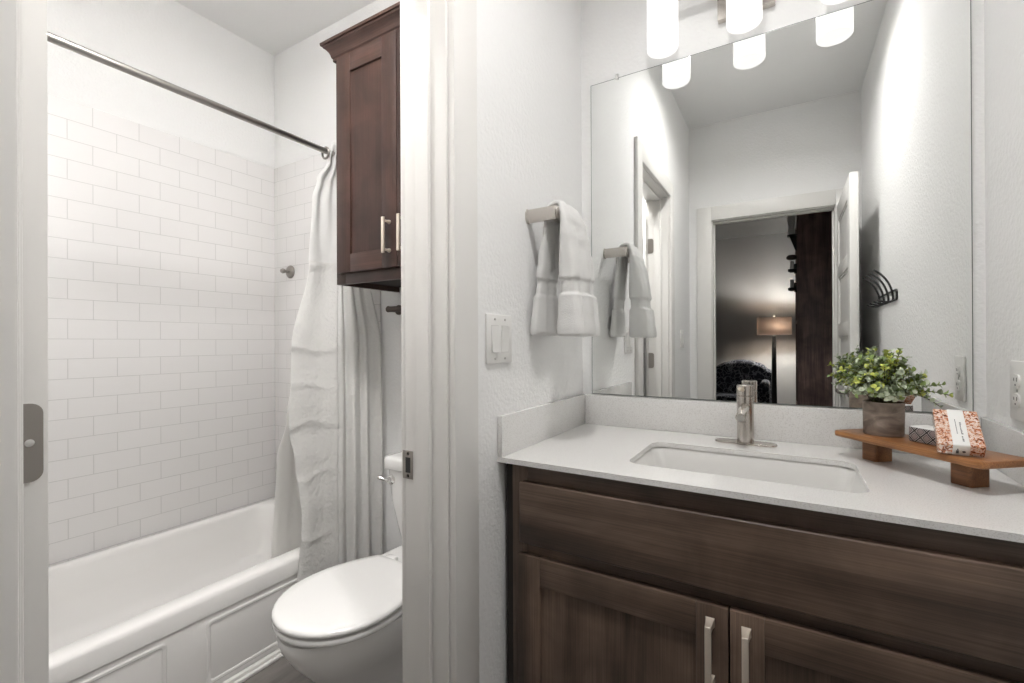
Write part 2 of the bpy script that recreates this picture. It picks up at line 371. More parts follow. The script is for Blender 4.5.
def bar_pull(x, z0, z1, yd, parent, m, post_in, bw=.0115, bt=.007, out=.03):
    bm = bmesh.new(); yo = yd-out
    box(bm, x-bw/2, x+bw/2, yo-bt/2, yo+bt/2, z0, z1, .0015)
    for z, s in ((z0, 1), (z1, -1)):                      # flared feet curving back to the door
        rings = []
        for k in range(7):
            t = k/6; a = t*math.pi/2
            zc = z + s*(-.012*math.sin(a)*0); yy = yo + (yd-yo)*t
            hw = bw/2*(1+.45*t*t); hh = .0055*(1+.5*t*t)
            zc = z + s*.006
            rings.append([(x-hw, yy, zc-hh), (x+hw, yy, zc-hh), (x+hw, yy, zc+hh), (x-hw, yy, zc+hh)])
        loft(bm, rings)
    return obj('pull', bm, m, parent, ang=50)
dl = shaker('door', -.562, -.0985, .125, .660, DFY, FY-.001, .058, .066, WX, WZ, van)
bar_pull(-.1305, .512, .634, DFY, dl, CHAMP, 0)
dr = shaker('door', -.0955, .366, .125, .660, DFY, FY-.001, .058, .066, WX, WZ, van)
bar_pull(-.0675, .512, .634, DFY, dr, CHAMP, 0)

# ---------------------------------------------------------------- countertop, splashes, sink
CT = .889; CF = YM-.559
ctop = thing('countertop', 'white speckled quartz countertop with backsplash over the dark vanity cabinet', 'countertop', (-.1, 1.25, CT-.013))
SX0, SX1, SY0, SY1 = -.326, .134, 1.063, 1.335
bm = bmesh.new()
outer = [(XL+.001, CF), (XR-.001, CF), (XR-.001, YM-.001), (XL+.001, YM-.001)]
inner = rrect(SX0, SX1, SY0, SY1, .036, 6)
vo = [bm.verts.new((x, y, CT)) for x, y in outer]; vi = [bm.verts.new((x, y, CT)) for x, y in inner]
es = [bm.edges.new((vo[i], vo[(i+1) % 4])) for i in range(4)] + [bm.edges.new((vi[i], vi[(i+1) % len(vi)])) for i in range(len(vi))]
fs = bmesh.ops.triangle_fill(bm, edges=es, use_beauty=True)['geom']
ex = bmesh.ops.extrude_face_region(bm, geom=[f for f in bm.faces])
bmesh.ops.translate(bm, verts=[v for v in ex['geom'] if isinstance(v, bmesh.types.BMVert)], vec=(0, 0, -.0125))
obj('worktop', bm, QUARTZ, ctop, ang=30, smooth=False)
bm = bmesh.new(); box(bm, XL+.015, XR-.0135, YM-.016, YM-.001, CT, CT+.1016, .0015); obj('backsplash', bm, QUARTZ, ctop)
for xa, xb in ((XL+.001, XL+.015), (XR-.0135, XR-.001)):
    bm = bmesh.new(); box(bm, xa, xb, CF, YM-.001, CT, CT+.1016, .0015); obj('side_splash', bm, QUARTZ, ctop)
sink = thing('sink', 'white rectangular undermount sink set into the quartz countertop', 'sink', ((SX0+SX1)/2, (SY0+SY1)/2, CT-.15))
bm = bmesh.new(); e = .004; zt = CT-.0127
prof = [(.030, zt), (-.004, zt), (-.004, zt-.002), (.0, zt-.008), (.012, zt-.05), (.026, zt-.095), (.045, zt-.118), (.085, zt-.126), (.11, zt-.128)]
rings = []
for d, z in prof:
    dd = -d if d == .030 else d
    rings.append([(x, y, z) for x, y in rrect(SX0+dd, SX1-dd, SY0+dd, SY1-dd, .046 if d == .03 else .036, 6)])
back = []
for d, z in [(.099, zt-.136), (.03, zt-.128), (.012, zt-.1), (-.01, zt-.02), (-.03, zt-.008)]:
    back.append([(x, y, z) for x, y in rrect(SX0+d, SX1-d, SY0+d, SY1-d, .03, 6)])
loft(bm, rings, (False, True)); loft(bm, back, (True, False))
obj('basin', bm, SINKP, sink)
bm = bmesh.new(); lathe(bm, [(.001, .002), (.018, .003), (.023, .001), (.023, 0)], ((SX0+SX1)/2, (SY0+SY1)/2, zt-.1278), 'Z', 24); obj('drain', bm, CHROME, sink)
# faucet
fa = thing('faucet', 'brushed nickel single post faucet behind the white sink', 'faucet', (-.100, 1.430, CT))
fx, fy = -.100, 1.430
bm = bmesh.new(); o = []
hl_, rr = .0775, .0255
for i in range(13): a = math.radians(-90+180*i/12); o.append((fx+hl_-rr+rr*math.cos(a), fy-.004+rr*math.sin(a)))
for i in range(13): a = math.radians(90+180*i/12); o.append((fx-hl_+rr+rr*math.cos(a), fy-.004+rr*math.sin(a)))
slab(bm, o, CT, CT+.0055, .002); obj('base_plate', bm, NICK, fa)
bm = bmesh.new(); lathe(bm, [(.0215, CT+.005), (.0215, CT+.131), (.0205, CT+.132)], (fx, fy, 0), 'Z', 40); obj('body', bm, NICK, fa)
bm = bmesh.new(); lathe(bm, [(.0205, CT+.1340), (.0215, CT+.135), (.0215, CT+.161), (.020, CT+.163)], (fx, fy, 0), 'Z', 40)
lathe(bm, [(.017, CT+.1315), (.017, CT+.1345)], (fx, fy, 0), 'Z', 32)
hd = obj('handle', bm, NICK, fa)
bm = bmesh.new(); tube(bm, [(fx-.004, fy-.016, CT+.150), (fx-.007, fy-.028, CT+.152), (fx-.011, fy-.044, CT+.155)], [.0055, .0055, .0048], 14); obj('lever', bm, CHAMP, hd)
bm = bmesh.new(); tube(bm, [(fx, fy-.012, CT+.103), (fx-.002, fy-.055, CT+.095), (fx-.004, fy-.100, CT+.085), (fx-.0041, fy-.1015, CT+.0847)], [.0128, .0128, .0128, .0120], 28)
spt = obj('spout', bm, NICK, fa)
bm = bmesh.new(); tube(bm, [(fx-.004, fy-.1005, CT+.0849), (fx-.0042, fy-.1025, CT+.0845)], .0095, 20); obj('aerator', bm, STEEL, spt)

# ---------------------------------------------------------------- tray with plant and soaps
TA = math.atan2(-.764, .645); TC = (.0955+.645*.159+.764*.061, 1.388-.764*.159+.645*.061); TL, TW, TZ = .318, .122, .953
tray = thing('footed_tray', 'brown wooden riser tray on two block feet standing on the countertop corner', 'tray', (*TC, CT), TA)
bm = bmesh.new(); slab(bm, rrect(-TL/2, TL/2, -TW/2, TW/2, .013, 8), TZ-.0145-CT, TZ-CT, .004); obj('board', bm, TRAYW, tray, local=True)
for x in (-.101, .092):
    bm = bmesh.new(); slab(bm, rrect(x-.0195, x+.0195, -.020, .030, .008, 6), 0, TZ-.0145-CT, .0015); obj('foot', bm, TRAYW, tray, local=True)
# plant
px, py = .1935, 1.372
pl = thing('potted_plant', 'small leafy green eucalyptus plant in a grey-brown pot on the wooden tray', 'plant', (px, py, TZ))
POTM, _, _ = add_tint(mat('pot_concrete', (.26, .21, .175), .85), (.18, .14, .115), (.36, .295, .245), 16, .35, .65, (1, 1, 2.5), 5, 1.2)
bm = bmesh.new(); lathe(bm, [(.0365, 0), (.0378, .002), (.0386, .04), (.0392, .076), (.0386, .0775), (.0365, .0775), (.0355, .065)], (px, py, TZ), 'Z', 44, (True, True)); obj('pot', bm, POTM, pl)
bm = bmesh.new(); lathe(bm, [(.0354, .0652), (.03, .069), (.005, .072)], (px, py, TZ), 'Z', 24); obj('soil', bm, GROUT, pl)
LEAFS = [mat('leaf_grey_green', (.33, .39, .25), .55), mat('leaf_yellow_green', (.60, .65, .15), .5), mat('leaf_green', (.26, .36, .11), .5), mat('leaf_pale', (.60, .66, .50), .6)]
for m in LEAFS:
    N, L, b = nodes(m); b.inputs['Subsurface Weight'].default_value = 0
bl = bmesh.new(); bs = bmesh.new()
def leafmesh(bm, p, d, up, ln, wd, mi):
    d = d.normalized(); s = d.cross(up).normalized(); n_ = s.cross(d).normalized()
    rows = []
    for t, wt in ((0, .12), (.18, .72), (.45, 1), (.72, .82), (.92, .38), (1, .06)):
        c = p + d*ln*t + n_*(.16*ln*math.sin(t*2.6)); hw = wd*wt/2
        rows.append([c - s*hw + n_*hw*.35, c, c + s*hw + n_*hw*.35])
    vs = [[bm.verts.new(q) for q in r_] for r_ in rows]
    for a, b_ in zip(vs[:-1], vs[1:]):
        for i in range(2): f = bm.faces.new((a[i], a[i+1], b_[i+1], b_[i])); f.material_index = mi
rnd = random.Random(11)
stems = []
for i in range(130):
    a = rnd.uniform(0, 2*math.pi); sz_ = rnd.uniform(-.12, 1.0); rr = rnd.uniform(.72, 1.0)
    ch_ = math.sqrt(1-max(0, sz_)**2)
    stems.append(((.086 if math.cos(a) > 0 else .076)*ch_*rr*math.cos(a), .072*ch_*rr*math.sin(a), .024+.094*sz_*rr))
stems += [(.112, -.01, .022), (.098, .0, -.004), (.098, -.02, .045), (-.078, -.02, .07), (-.082, .0, .040), (-.065, .0, .095), (.025, -.03, .118), (-.02, .0, .122)]
n_ = 14
for (tx_, ty_, tz_) in stems:
    a = math.atan2(ty_, tx_)
    p0 = Vector((px+.018*math.cos(a)*rnd.random(), py+.018*math.sin(a)*rnd.random(), TZ+.066))
    p2 = Vector((px+tx_, min(py+ty_, YM-.032), TZ+.0775+tz_)); p1 = p0.lerp(p2, .35)+Vector((0, 0, .03+max(0, .05-tz_)*.5))
    pts = []
    for k in range(n_):
        t = k/(n_-1); pts.append(p0*(1-t)**2+p1*2*t*(1-t)+p2*t*t)
    tube(bs, pts, [.0010]*len(pts), 5)
    yellow = rnd.random() < (.5 if math.cos(a) < .2 else .22)
    for k in range(4, n_):
        for s_ in (0, 1):
            if k == n_-1 and s_ and rnd.random() < .4: continue
            tg = (pts[k]-pts[k-1]).normalized(); az = k*1.9+s_*math.pi+rnd.uniform(-.4, .4)
            o1 = tg.orthogonal().normalized(); o2 = tg.cross(o1)
            out = o1*math.cos(az)+o2*math.sin(az); dd = (out*.85+tg*.55+Vector((0, 0, .12))).normalized()
            sz = rnd.uniform(.0098, .0152)*(1.15 if k < 6 else .85)
            r_ = rnd.random()
            mi = (1 if r_ < .55 else 2 if r_ < .8 else 0) if yellow else (0 if r_ < .5 else 2 if r_ < .66 else 3)
            q = pts[k]
            if q.y+sz > YM-.012: dd.y = -abs(dd.y)
            leafmesh(bl, q, dd, tg+Vector((0, 0, .3)), sz*1.15, sz*.95, mi)
obj('stems', bs, mat('stem', (.14, .13, .07), .6), pl)
fo = obj('foliage', bl, LEAFS, pl, ang=80)
# soaps
def pattern_mat(name, ca, cb, cc, scale):
    m = mat(name, ca, .5); N, L, b = nodes(m); tc = N.new('ShaderNodeTexCoord')
    vo_ = N.new('ShaderNodeTexVoronoi'); vo_.feature = 'DISTANCE_TO_EDGE'; vo_.inputs['Scale'].default_value = scale
    cr = N.new('ShaderNodeValToRGB'); cr.color_ramp.interpolation = 'CONSTANT'; e = cr.color_ramp.elements
    e[0].position = 0; e[0].color = (*ca, 1); e[1].position = .1; e[1].color = (*cb, 1); x = e.new(.22); x.color = (*cc, 1); x = e.new(.3); x.color = (*ca, 1)
    L.new(tc.outputs['Object'], vo_.inputs['Vector']); L.new(vo_.outputs[0], cr.inputs[0]); L.new(cr.outputs[0], b.inputs['Base Color']); return m
# dark lattice print: crossed waves
m = mat('lattice_print', (.8, .78, .76), .5); N, L, b = nodes(m); tc = N.new('ShaderNodeTexCoord'); sp = N.new('ShaderNodeSeparateXYZ'); L.new(tc.outputs['Object'], sp.inputs[0])
def mth(N, L, op, a, b_=None):
    n = N.new('ShaderNodeMath'); n.operation = op
    for i, q in enumerate((a, b_)):
        if q is None: continue
        if isinstance(q, (int, float)): n.inputs[i].default_value = q
        else: L.new(q, n.inputs[i])
    return n.outputs[0]
xx = mth(N, L, 'MULTIPLY', mth(N, L, 'ADD', sp.outputs[0], sp.outputs[1]), 125); zz = mth(N, L, 'MULTIPLY', sp.outputs[2], 125)
s1 = mth(N, L, 'ABSOLUTE', mth(N, L, 'SINE', mth(N, L, 'ADD', xx, zz))); s2 = mth(N, L, 'ABSOLUTE', mth(N, L, 'SINE', mth(N, L, 'SUBTRACT', xx, zz)))
mn = mth(N, L, 'MINIMUM', s1, s2); cr = N.new('ShaderNodeValToRGB'); cr.color_ramp.interpolation = 'CONSTANT'; e = cr.color_ramp.elements
e[0].position = 0; e[0].color = (.03, .024, .024, 1); e[1].position = .26; e[1].color = (.62, .57, .55, 1); x = e.new(.42); x.color = (.05, .04, .04, 1); x = e.new(.60); x.color = (.30, .245, .24, 1)
L.new(mn, cr.inputs[0]); L.new(cr.outputs[0], b.inputs['Base Color']); LATT = m
WHITEP = mat('white_paper', (.84, .83, .81), .55)
CORAL = mat('coral_print', (.75, .4, .25), .22, coat=.6)
N, L, b = nodes(CORAL); tc = N.new('ShaderNodeTexCoord'); n1 = N.new('ShaderNodeTexNoise'); n1.inputs['Scale'].default_value = 150; n1.inputs['Detail'].default_value = 3; n1.inputs['Distortion'].default_value = 1.5
cr = N.new('ShaderNodeValToRGB'); e = cr.color_ramp.elements; e[0].position = .36; e[0].color = (.10, .035, .022, 1); e[1].position = .42; e[1].color = (.55, .16, .055, 1)
for p_, c_ in ((.49, (.62, .30, .17, 1)), (.54, (.85, .78, .72, 1)), (.6, (.72, .42, .28, 1)), (.66, (.88, .82, .78, 1))): x = e.new(p_); x.color = c_
L.new(tc.outputs['Object'], n1.inputs['Vector']); L.new(n1.outputs[0], cr.inputs[0]); L.new(cr.outputs[0], b.inputs['Base Color'])
def to_tray(d, p): # tray corner coordinates -> world
    return (.097+.645*d+.764*p, 1.384-.764*d+.645*p)
s1x, s1y = to_tray(.180, .076)
sp1 = thing('soap_box', 'small black and white patterned soap box lying on the wooden tray beside the plant pot', 'soap box', (s1x, s1y, TZ), TA)
bm = bmesh.new(); box(bm, -.040, .040, -.024, .024, .0005, .034, .004, 3)
for f in bm.faces: f.material_index = 1 if f.normal.z > .7 else 0
obj('wrapper', bm, [LATT, WHITEP], sp1, local=True)
S2 = (.283, 1.190); tilt = math.radians(35)
sp2 = thing('soap_bar', 'coral patterned soap bar with a white paper band, leaning on the soap box', 'soap', (S2[0], S2[1], TZ+.0005), math.radians(-6))
def lean(bm): xform(bm, Matrix.Rotation(tilt, 4, 'X'))
bm = bmesh.new(); box(bm, -.033, .033, 0, .100, 0, .027, .003, 3); lean(bm); obj('wrapper', bm, CORAL, sp2, local=True)
bm = bmesh.new(); box(bm, -.013, .013, -.0007, .1007, -.0004, .0277, .003, 3); lean(bm); bandm = obj('paper_band', bm, WHITEP, sp2, local=True, label='white paper band with small dark print')
bm = bmesh.new()
yy = .020
for grp in ((9, .0038), (4, .0038)):           # rows of tiny lettering, too small to read, running up the band
    for k in range(grp[0]):
        hgt = rnd.choice((.0016, .0024, .0030)); box(bm, .0025, .0025+hgt, .078-yy+.002, .078-yy+.0042, .0277, .0280); yy += grp[1]
    yy += .004
for k in range(13): box(bm, -.0035, -.0024, .03+.0032*k, .0322+.0032*k, .0277, .0279)
box(bm, -.007, -.003, -.0011, -.0006, .006, .014); box(bm, -.006, -.004, -.0011, -.0006, .015, .018); lean(bm)
b2 = bmesh.new(); lathe(b2, [(.0025, 0), (.0025, .0004)], (.004, -.0011, .011), 'Y', 14); lean(b2); merge(bm, b2)
obj('print', bm, mat('print_ink', (.06, .06, .065), .6), bandm, local=True)

# ---------------------------------------------------------------- vanity light
vl = thing('vanity_light', 'three-shade vanity light bar with frosted white cylinders above the mirror', 'wall light', (-.099, YM, 2.13))
bm = bmesh.new(); box(bm, -.174, -.024, YM-.022, YM, 2.132, 2.26, .002); obj('backplate', bm, NICK, vl)
bm = bmesh.new(); box(bm, -.350, .152, YM-.062, YM-.042, 2.218, 2.238, .003); box(bm, -.11, -.088, YM-.042, YM-.022, 2.216, 2.24, .002); obj('bar', bm, NICK, vl)
for x in (-.3155, -.097, .1215):
    bm = bmesh.new(); r = .0445
    lathe(bm, [(.001, 2.0445), (.038, 2.0445), (.0425, 2.0452), (r, 2.048), (r, 2.215), (.042, 2.219), (.02, 2.22)], (x, 1.413, 0), 'Z', 40)
    sh = obj('shade', bm, GLOW, vl)
    bm = bmesh.new(); lathe(bm, [(.030, 2.220), (.030, 2.242), (.012, 2.246)], (x, 1.413, 0), 'Z', 28); box(bm, x-.008, x+.008, 1.413, YM-.05, 2.226, 2.238, .002); obj('holder', bm, NICK, sh)

# ---------------------------------------------------------------- fill lights added on the ceilings, out of view
def flush(name, label, c, g, r=.09, CZ=CZ, dep=.03):
    t = thing(name, label, 'fill light', (c[0], c[1], CZ))
    bm = bmesh.new(); lathe(bm, [(r, -.001), (r, -dep), (r+.006, -dep), (r+.008, -dep+.002), (r+.008, -.001)], (c[0], c[1], CZ), 'Z', 40, (False, False)); obj('housing', bm, TRIM, t)
    bm = bmesh.new(); lathe(bm, [(r-.001, -.003), (r-.002, -.005), (.002, -.005)], (c[0], c[1], CZ), 'Z', 40); obj('lens', bm, g, t)
flush('fill_light', 'added unseen fill light on the ceiling above the toilet and bathtub', (-.97, .50), TUBFILL, .17)
flush('fill_light', 'added unseen fill light on the ceiling above the vanity', (-.1, .49), HALLFILL, .065, CZ, .036)

# ---------------------------------------------------------------- towel arm and towel
bx_, bz_, by0, by1 = -.540, 1.521, 1.108, 1.288
ta = thing('towel_bar', 'short thick brushed nickel towel bar on the wall beside the mirror', 'towel bar', (XL, 1.198, bz_))
bm = bmesh.new(); rings = []
for y, s in ((by0+.004, 1), (by1-.004, 1)):
    rings.append([(bx_+.0145*s*math.cos(a), y, bz_+.0175*s*math.sin(a)) for a in [2*math.pi*(k+.5)/8 for k in range(8)]])
loft(bm, rings); obj('bar', bm, NICK, ta, ang=20)
for y in (by0+.012, by1-.012):
    bm = bmesh.new(); rings = []
    for x, s in ((XL, 1.1), (XL+.004, 1.1), (XL+.006, 1), (bx_+.012, 1), (bx_+.016, .85)):
        rings.append([(x, y+.0125*s*math.cos(a), bz_+.0195*s*math.sin(a)) for a in [2*math.pi*(k+.5)/8 for k in range(8)]])
    loft(bm, rings); obj('post', bm, NICK, ta, ang=20)
def tab_at(tab, t):
    if t <= tab[0][0]: return list(tab[0][1:])
    for (a, *va), (b_, *vb) in zip(tab[:-1], tab[1:]):
        if t <= b_:
            q = smooth((t-a)/(b_-a)); return [p+(r_-p)*q for p, r_ in zip(va, vb)]
    return list(tab[-1][1:])
def towel():
    t = thing('hand_towel', 'white terry hand towel folded over the short towel bar', 'towel', (-.53, 1.19, 1.187))
    def bundle(nm, stations, normals, folds, seed):
        # stations: (centre, half thickness, y0, y1); a fluffy folded section swept along the fall
        bm = bmesh.new(); rings = []; n = 64
        for (c, ht, y0, y1), nv in zip(stations, normals):
            ring = []; yc, hy = (y0+y1)/2, (y1-y0)/2
            for k in range(n):
                a = 2*math.pi*k/n; ca, sa = math.cos(a), math.sin(a)
                ex = 2/3.2; px_ = math.copysign(abs(ca)**ex, ca)*hy; pn = math.copysign(abs(sa)**ex, sa)*ht
                u = px_/hy; g = 0
                for (u0, wd, dep, side) in folds:
                    if side*sa > 0: g += dep*math.exp(-((u-u0-.10*math.sin(c.z*13+seed))/wd)**2)
                pn *= (1-g)
                ring.append(c+nv*pn+Vector((0, yc-c.y+px_, 0)))
            rings.append(ring)
        loft(bm, rings); return obj(nm, bm, TERRY, t, ang=75)
    room = [(1.540, .012, 1.128, 1.262, -.540), (1.528, .0135, 1.124, 1.268, -.5165), (1.50, .016, 1.120, 1.270, -.5110), (1.45, .024, 1.116, 1.270, -.5055), (1.38, .032, 1.114, 1.270, -.5010), (1.345, .034, 1.113, 1.268, -.4990),
            (1.338, .029, 1.118, 1.262, -.4985), (1.305, .029, 1.117, 1.262, -.4970), (1.298, .037, 1.109, 1.268, -.4955), (1.25, .041, 1.104, 1.268, -.4930), (1.205, .044, 1.098, 1.268, -.4910), (1.192, .043, 1.098, 1.268, -.4910), (1.188, .036, 1.104, 1.262, -.4910)]
    st, nm_ = [], []
    zz_ = [1.540-.352*i/90 for i in range(91)]
    tb = [(-r[0], *r[1:]) for r in room]
    for z in zz_:
        ht, y0, y1, xc = tab_at(tb, -z); st.append((Vector((xc, (y0+y1)/2, z)), ht, y0, y1)); nm_.append(Vector((1, 0, 0)))
    # begin with the turn over the bar
    turn, tn = [], []
    for k in range(10):
        a = math.pi*(1-k/10*.72); R0 = .0215
        turn.append((Vector((bx_+(.0265)*math.cos(a), 1.198, bz_+.030*math.sin(a)+.003)), .0095, 1.134, 1.262)); tn.append(Vector((math.cos(a), 0, math.sin(a))))
    j = next(i for i, z in enumerate(zz_) if z < 1.520)
    bundle('front_fall', turn+st[j:], tn+nm_[j:], ((-.35, .16, .45, 1), (.45, .12, .25, 1), (.1, .1, .12, 1)), 1.0)
    wallf = [(1.530, .009, 1.134, 1.262, -.5665), (1.48, .010, 1.132, 1.250, -.572), (1.40, .013, 1.126, 1.240, -.582), (1.352, .014, 1.122, 1.238, -.587), (1.345, .011, 1.128, 1.232, -.588), (1.305, .011, 1.124, 1.236, -.590), (1.298, .0145, 1.114, 1.246, -.591), (1.20, .018, 1.104, 1.256, -.594), (1.192, .014, 1.106, 1.252, -.595)]
    tb = [(-r[0], *r[1:]) for r in wallf]; st, nm_ = [], []
    for i in range(71):
        z = 1.530-.338*i/70; ht, y0, y1, xc = tab_at(tb, -z); st.append((Vector((xc, (y0+y1)/2, z)), ht, y0, y1)); nm_.append(Vector((1, 0, 0)))
    bundle('back_fall', st, nm_, ((.0, .14, .5, 1), (.0, .14, .5, -1)), .4)
towel()

# ---------------------------------------------------------------- switches and outlets
def plate(name, label, cat, plane, yc, zc, wd, sgn, rock):
    t = thing(name, label, cat, (plane, yc, zc-.06)); d = sgn
    def bx(bm, o0, o1, ya, yb, za, zb, bev): box(bm, min(plane+d*o0, plane+d*o1), max(plane+d*o0, plane+d*o1), yc+ya, yc+yb, zc+za, zc+zb, bev)
    bm = bmesh.new(); bx(bm, 0, .006, -wd/2, wd/2, -.0605, .0605, .0025); obj('plate', bm, PLAST, t)
    n = len(rock)
    for k, kind in enumerate(rock):
        y = (k-(n-1)/2)*.046
        if kind == 'rocker':
            bm = bmesh.new(); bx(bm, .005, .0062, y-.0175, y+.0175, -.034, .034, .0005); fr = obj('rocker_frame', bm, mat('plate_gap', (.66, .65, .63), .5), t)
            bm = bmesh.new(); lo, hi = (.0105, .0065) if k == 0 else (.0065, .0105)
            rings = [[(plane+d*.005, yc+y+a, zc+z) for a in (-.0155, .0155)][:1]+[(plane+d*o, yc+y-.0155, zc+z)]+[(plane+d*o, yc+y+.0155, zc+z)]+[(plane+d*.005, yc+y+.0155, zc+z)] for z, o in ((-.032, lo), (0, .0085), (.032, hi))]
            loft(bm, rings); obj('rocker', bm, PLAST, fr)
        else:
            for s_ in (-1, 1):
                bm = bmesh.new(); zz0 = s_*.0195
                o = [(y+.0165*math.cos(a), zz0+max(-.0135, min(.0135, .0165*math.sin(a)))) for a in [2*math.pi*i/28 for i in range(28)]]
                loft(bm, [[(plane+d*q, yc+a, zc+b_) for a, b_ in o] for q in (.005, .009)])
                so = obj('socket', bm, PLAST, t)
                bm = bmesh.new()
                for yy_, hh in ((-.0065, .0045), (.0065, .0035)): bx(bm, .0088, .0093, y+yy_-.0011, y+yy_+.0011, zz0+.001-hh+.003, zz0+.003+hh, 0)
                lathe(bm, [(.0022, 0), (.0022, d*.0005)], (plane+d*.0088, yc+y, zc+zz0-.0075), 'X', 12)
                obj('slot', bm, DARKHOLE, so)
        for s_ in ((-1, 1) if kind == 'rocker' else (0,)):
            bm = bmesh.new(); lathe(bm, [(.003, 0), (.003, d*.001), (.0015, d*.0014)], (plane+d*.006, yc+y, zc+s_*.0485), 'X', 12); obj('screw', bm, STEEL, t)
plate('light_switch', 'white double rocker switch plate on the wall below the towel bar', 'light switch', XL, .966, 1.181, .116, 1, ('rocker', 'rocker'))
plate('wall_outlet', 'white double outlet plate on the wall above the wooden tray', 'outlet', XR, 1.327, 1.070, .075, -1, ('socket',))
plate('light_switch', 'white switch plate beside the bedroom door, seen edge-on in the mirror', 'light switch', XL, -.275, 1.19, .116, 1, ('rocker', 'rocker'))

# ---------------------------------------------------------------- hook rack seen in the mirror
hr = thing('hook_rack', 'black wire coat hook rack on the right-hand wall, seen in the mirror', 'hooks', (XR, .3, 1.347))
bm = bmesh.new(); xw = XR-.004; zl, zh = 1.350, 1.392
pts = []
for y, z, a0 in ((.488, zh-.012, 0), (.075, zh-.012, 90), (.075, zl+.012, 180), (.488, zl+.012, 270)):
    for i in range(5): a = math.radians(a0+90*i/4); pts.append((xw, y+.012*math.cos(a), z+.012*math.sin(a)))
tube(bm, pts, .0042, 8, closed=True); obj('rail_loop', bm, BLACKM, hr)
for y in (.440, .332, .224, .116):
    bm = bmesh.new(); pts = []
    for k in range(9): t = k/8; pts.append((XR-.062+.055*math.sin(t*1.5), y-.0, 1.353-.010*math.sin(t*math.pi)))
    for k in range(1, 13): t = k/12; pts.append((XR-.007-.064*(1-math.cos(t*1.05))/(1-math.cos(1.05)), y-.03*t*t, 1.353+.138*math.sin(t*1.05)/math.sin(1.05)))
    tube(bm, pts, .0045, 8); obj('hook', bm, BLACKM, hr)

# ---------------------------------------------------------------- bathtub
TX0, TX1, TY0, TY1, RZ = XT+.010, -1.650, -.058, YB-.010, .337
tub = thing('bathtub', 'white alcove bathtub with a panelled apron below the tiled wall', 'bathtub', ((TX0+TX1)/2, (TY0+TY1)/2, 0))
bm = bmesh.new(); K = 8
def rr3(d0, dx1, dy0, dy1, r, z): return [(x, y, z) for x, y in rrect(TX0+d0, TX1-dx1, TY0+dy0, TY1-dy1, r, K)]
rings = [rr3(0, 0, 0, 0, .004, .27), rr3(0, 0, 0, 0, .004, .322), rr3(.003, .005, 0, 0, .006, .332), rr3(.012, .014, .006, .006, .01, RZ), rr3(.045, .068, .06, .055, .09, RZ), rr3(.052, .078, .07, .062, .09, RZ-.005),
         rr3(.058, .086, .08, .068, .10, RZ-.02), rr3(.075, .10, .13, .09, .12, .22), rr3(.10, .125, .2, .12, .13, .12), rr3(.14, .165, .28, .16, .13, .085), rr3(.19, .21, .36, .2, .12, .075)]
loft(bm, rings, (False, True)); obj('basin', bm, TUBM, tub)
bm = bmesh.new(); xa = TX1-.004
box(bm, xa-.03, xa, TY0, TY1, .0, .285, .002)
obj('apron', bm, TUBM, tub)
def ridge(y0, y1, z0, z1):                      # raised moulding round each apron panel
    b_ = bmesh.new(); o = rrect(y0, y1, z0, z1, .018, 5); i_ = rrect(y0+.017, y1-.017, z0+.017, z1-.017, .008, 5); n = len(o)
    def ringp(src, x): return [(x, p[0], p[1]) for p in src]
    mid1 = [((a[0]*.72+c[0]*.28), (a[1]*.72+c[1]*.28)) for a, c in zip(o, i_)]; mid2 = [((a[0]*.28+c[0]*.72), (a[1]*.28+c[1]*.72)) for a, c in zip(o, i_)]
    loft(b_, [ringp(o, xa-.001), ringp(mid1, xa+.003), ringp(mid2, xa+.003), ringp(i_, xa-.001)], (False, False)); return b_
for ya, yb in ((.02, .675), (.785, 1.42)):
    obj('apron_panel', ridge(ya, yb, .035, .252), TUBM, tub)
bm = bmesh.new(); lathe(bm, [(.001, -.006), (.034, -.005), (.037, 0)], ((TX0+TX1)/2, TY1-.075, .245), 'Y', 24); obj('overflow_plate', bm, CHROME, tub)

# ---------------------------------------------------------------- shower rod, curtain, liner, valve
RX, RZ2 = -1.753, 2.025
rod = thing('shower_rod', 'straight steel shower curtain rod across the bathtub alcove', 'curtain rod', (RX, YB-.009, RZ2))
bm = bmesh.new(); tube(bm, [(RX, -.06, RZ2), (RX, YB-.010, RZ2)], .0125, 20); obj('rod', bm, RODM, rod)
for y, s in ((-.06, 1), (YB-.009, -1)):
    bm = bmesh.new(); lathe(bm, [(.03, 0), (.03, s*.008), (.018, s*.02), (.0128, s*.022)], (RX, y, RZ2), 'Y', 24); obj('flange', bm, RODM, rod)
def sheet(name, tab, zs, u_fun, nu, matlist, parent, mfun=None, creases=()):
    bm = bmesh.new(); rows = []
    for z in zs:
        vals = None
        for (za, *a), (zb, *b_) in zip(tab[:-1], tab[1:]):
            if za >= z >= zb:
                s = smooth((za-z)/(za-zb)); vals = [p+(q-p)*s for p, q in zip(a, b_)]; break
        if vals is None: vals = list(tab[-1][1:]) if z < tab[-1][0] else list(tab[0][1:])
        rows.append([bm.verts.new(u_fun(i/nu, z, vals)) for i in range(nu+1)])
    for r0, r1 in zip(rows[:-1], rows[1:]):
        for i in range(nu):
            f = bm.faces.new((r0[i], r0[i+1], r1[i+1], r1[i])); f.material_index = mfun(f.calc_center_median().z) if mfun else 0
    o = obj(name, bm, matlist, parent, ang=80)
    sd = o.modifiers.new('thickness', 'SOLIDIFY'); sd.thickness = .0016; sd.offset = 0
    return o
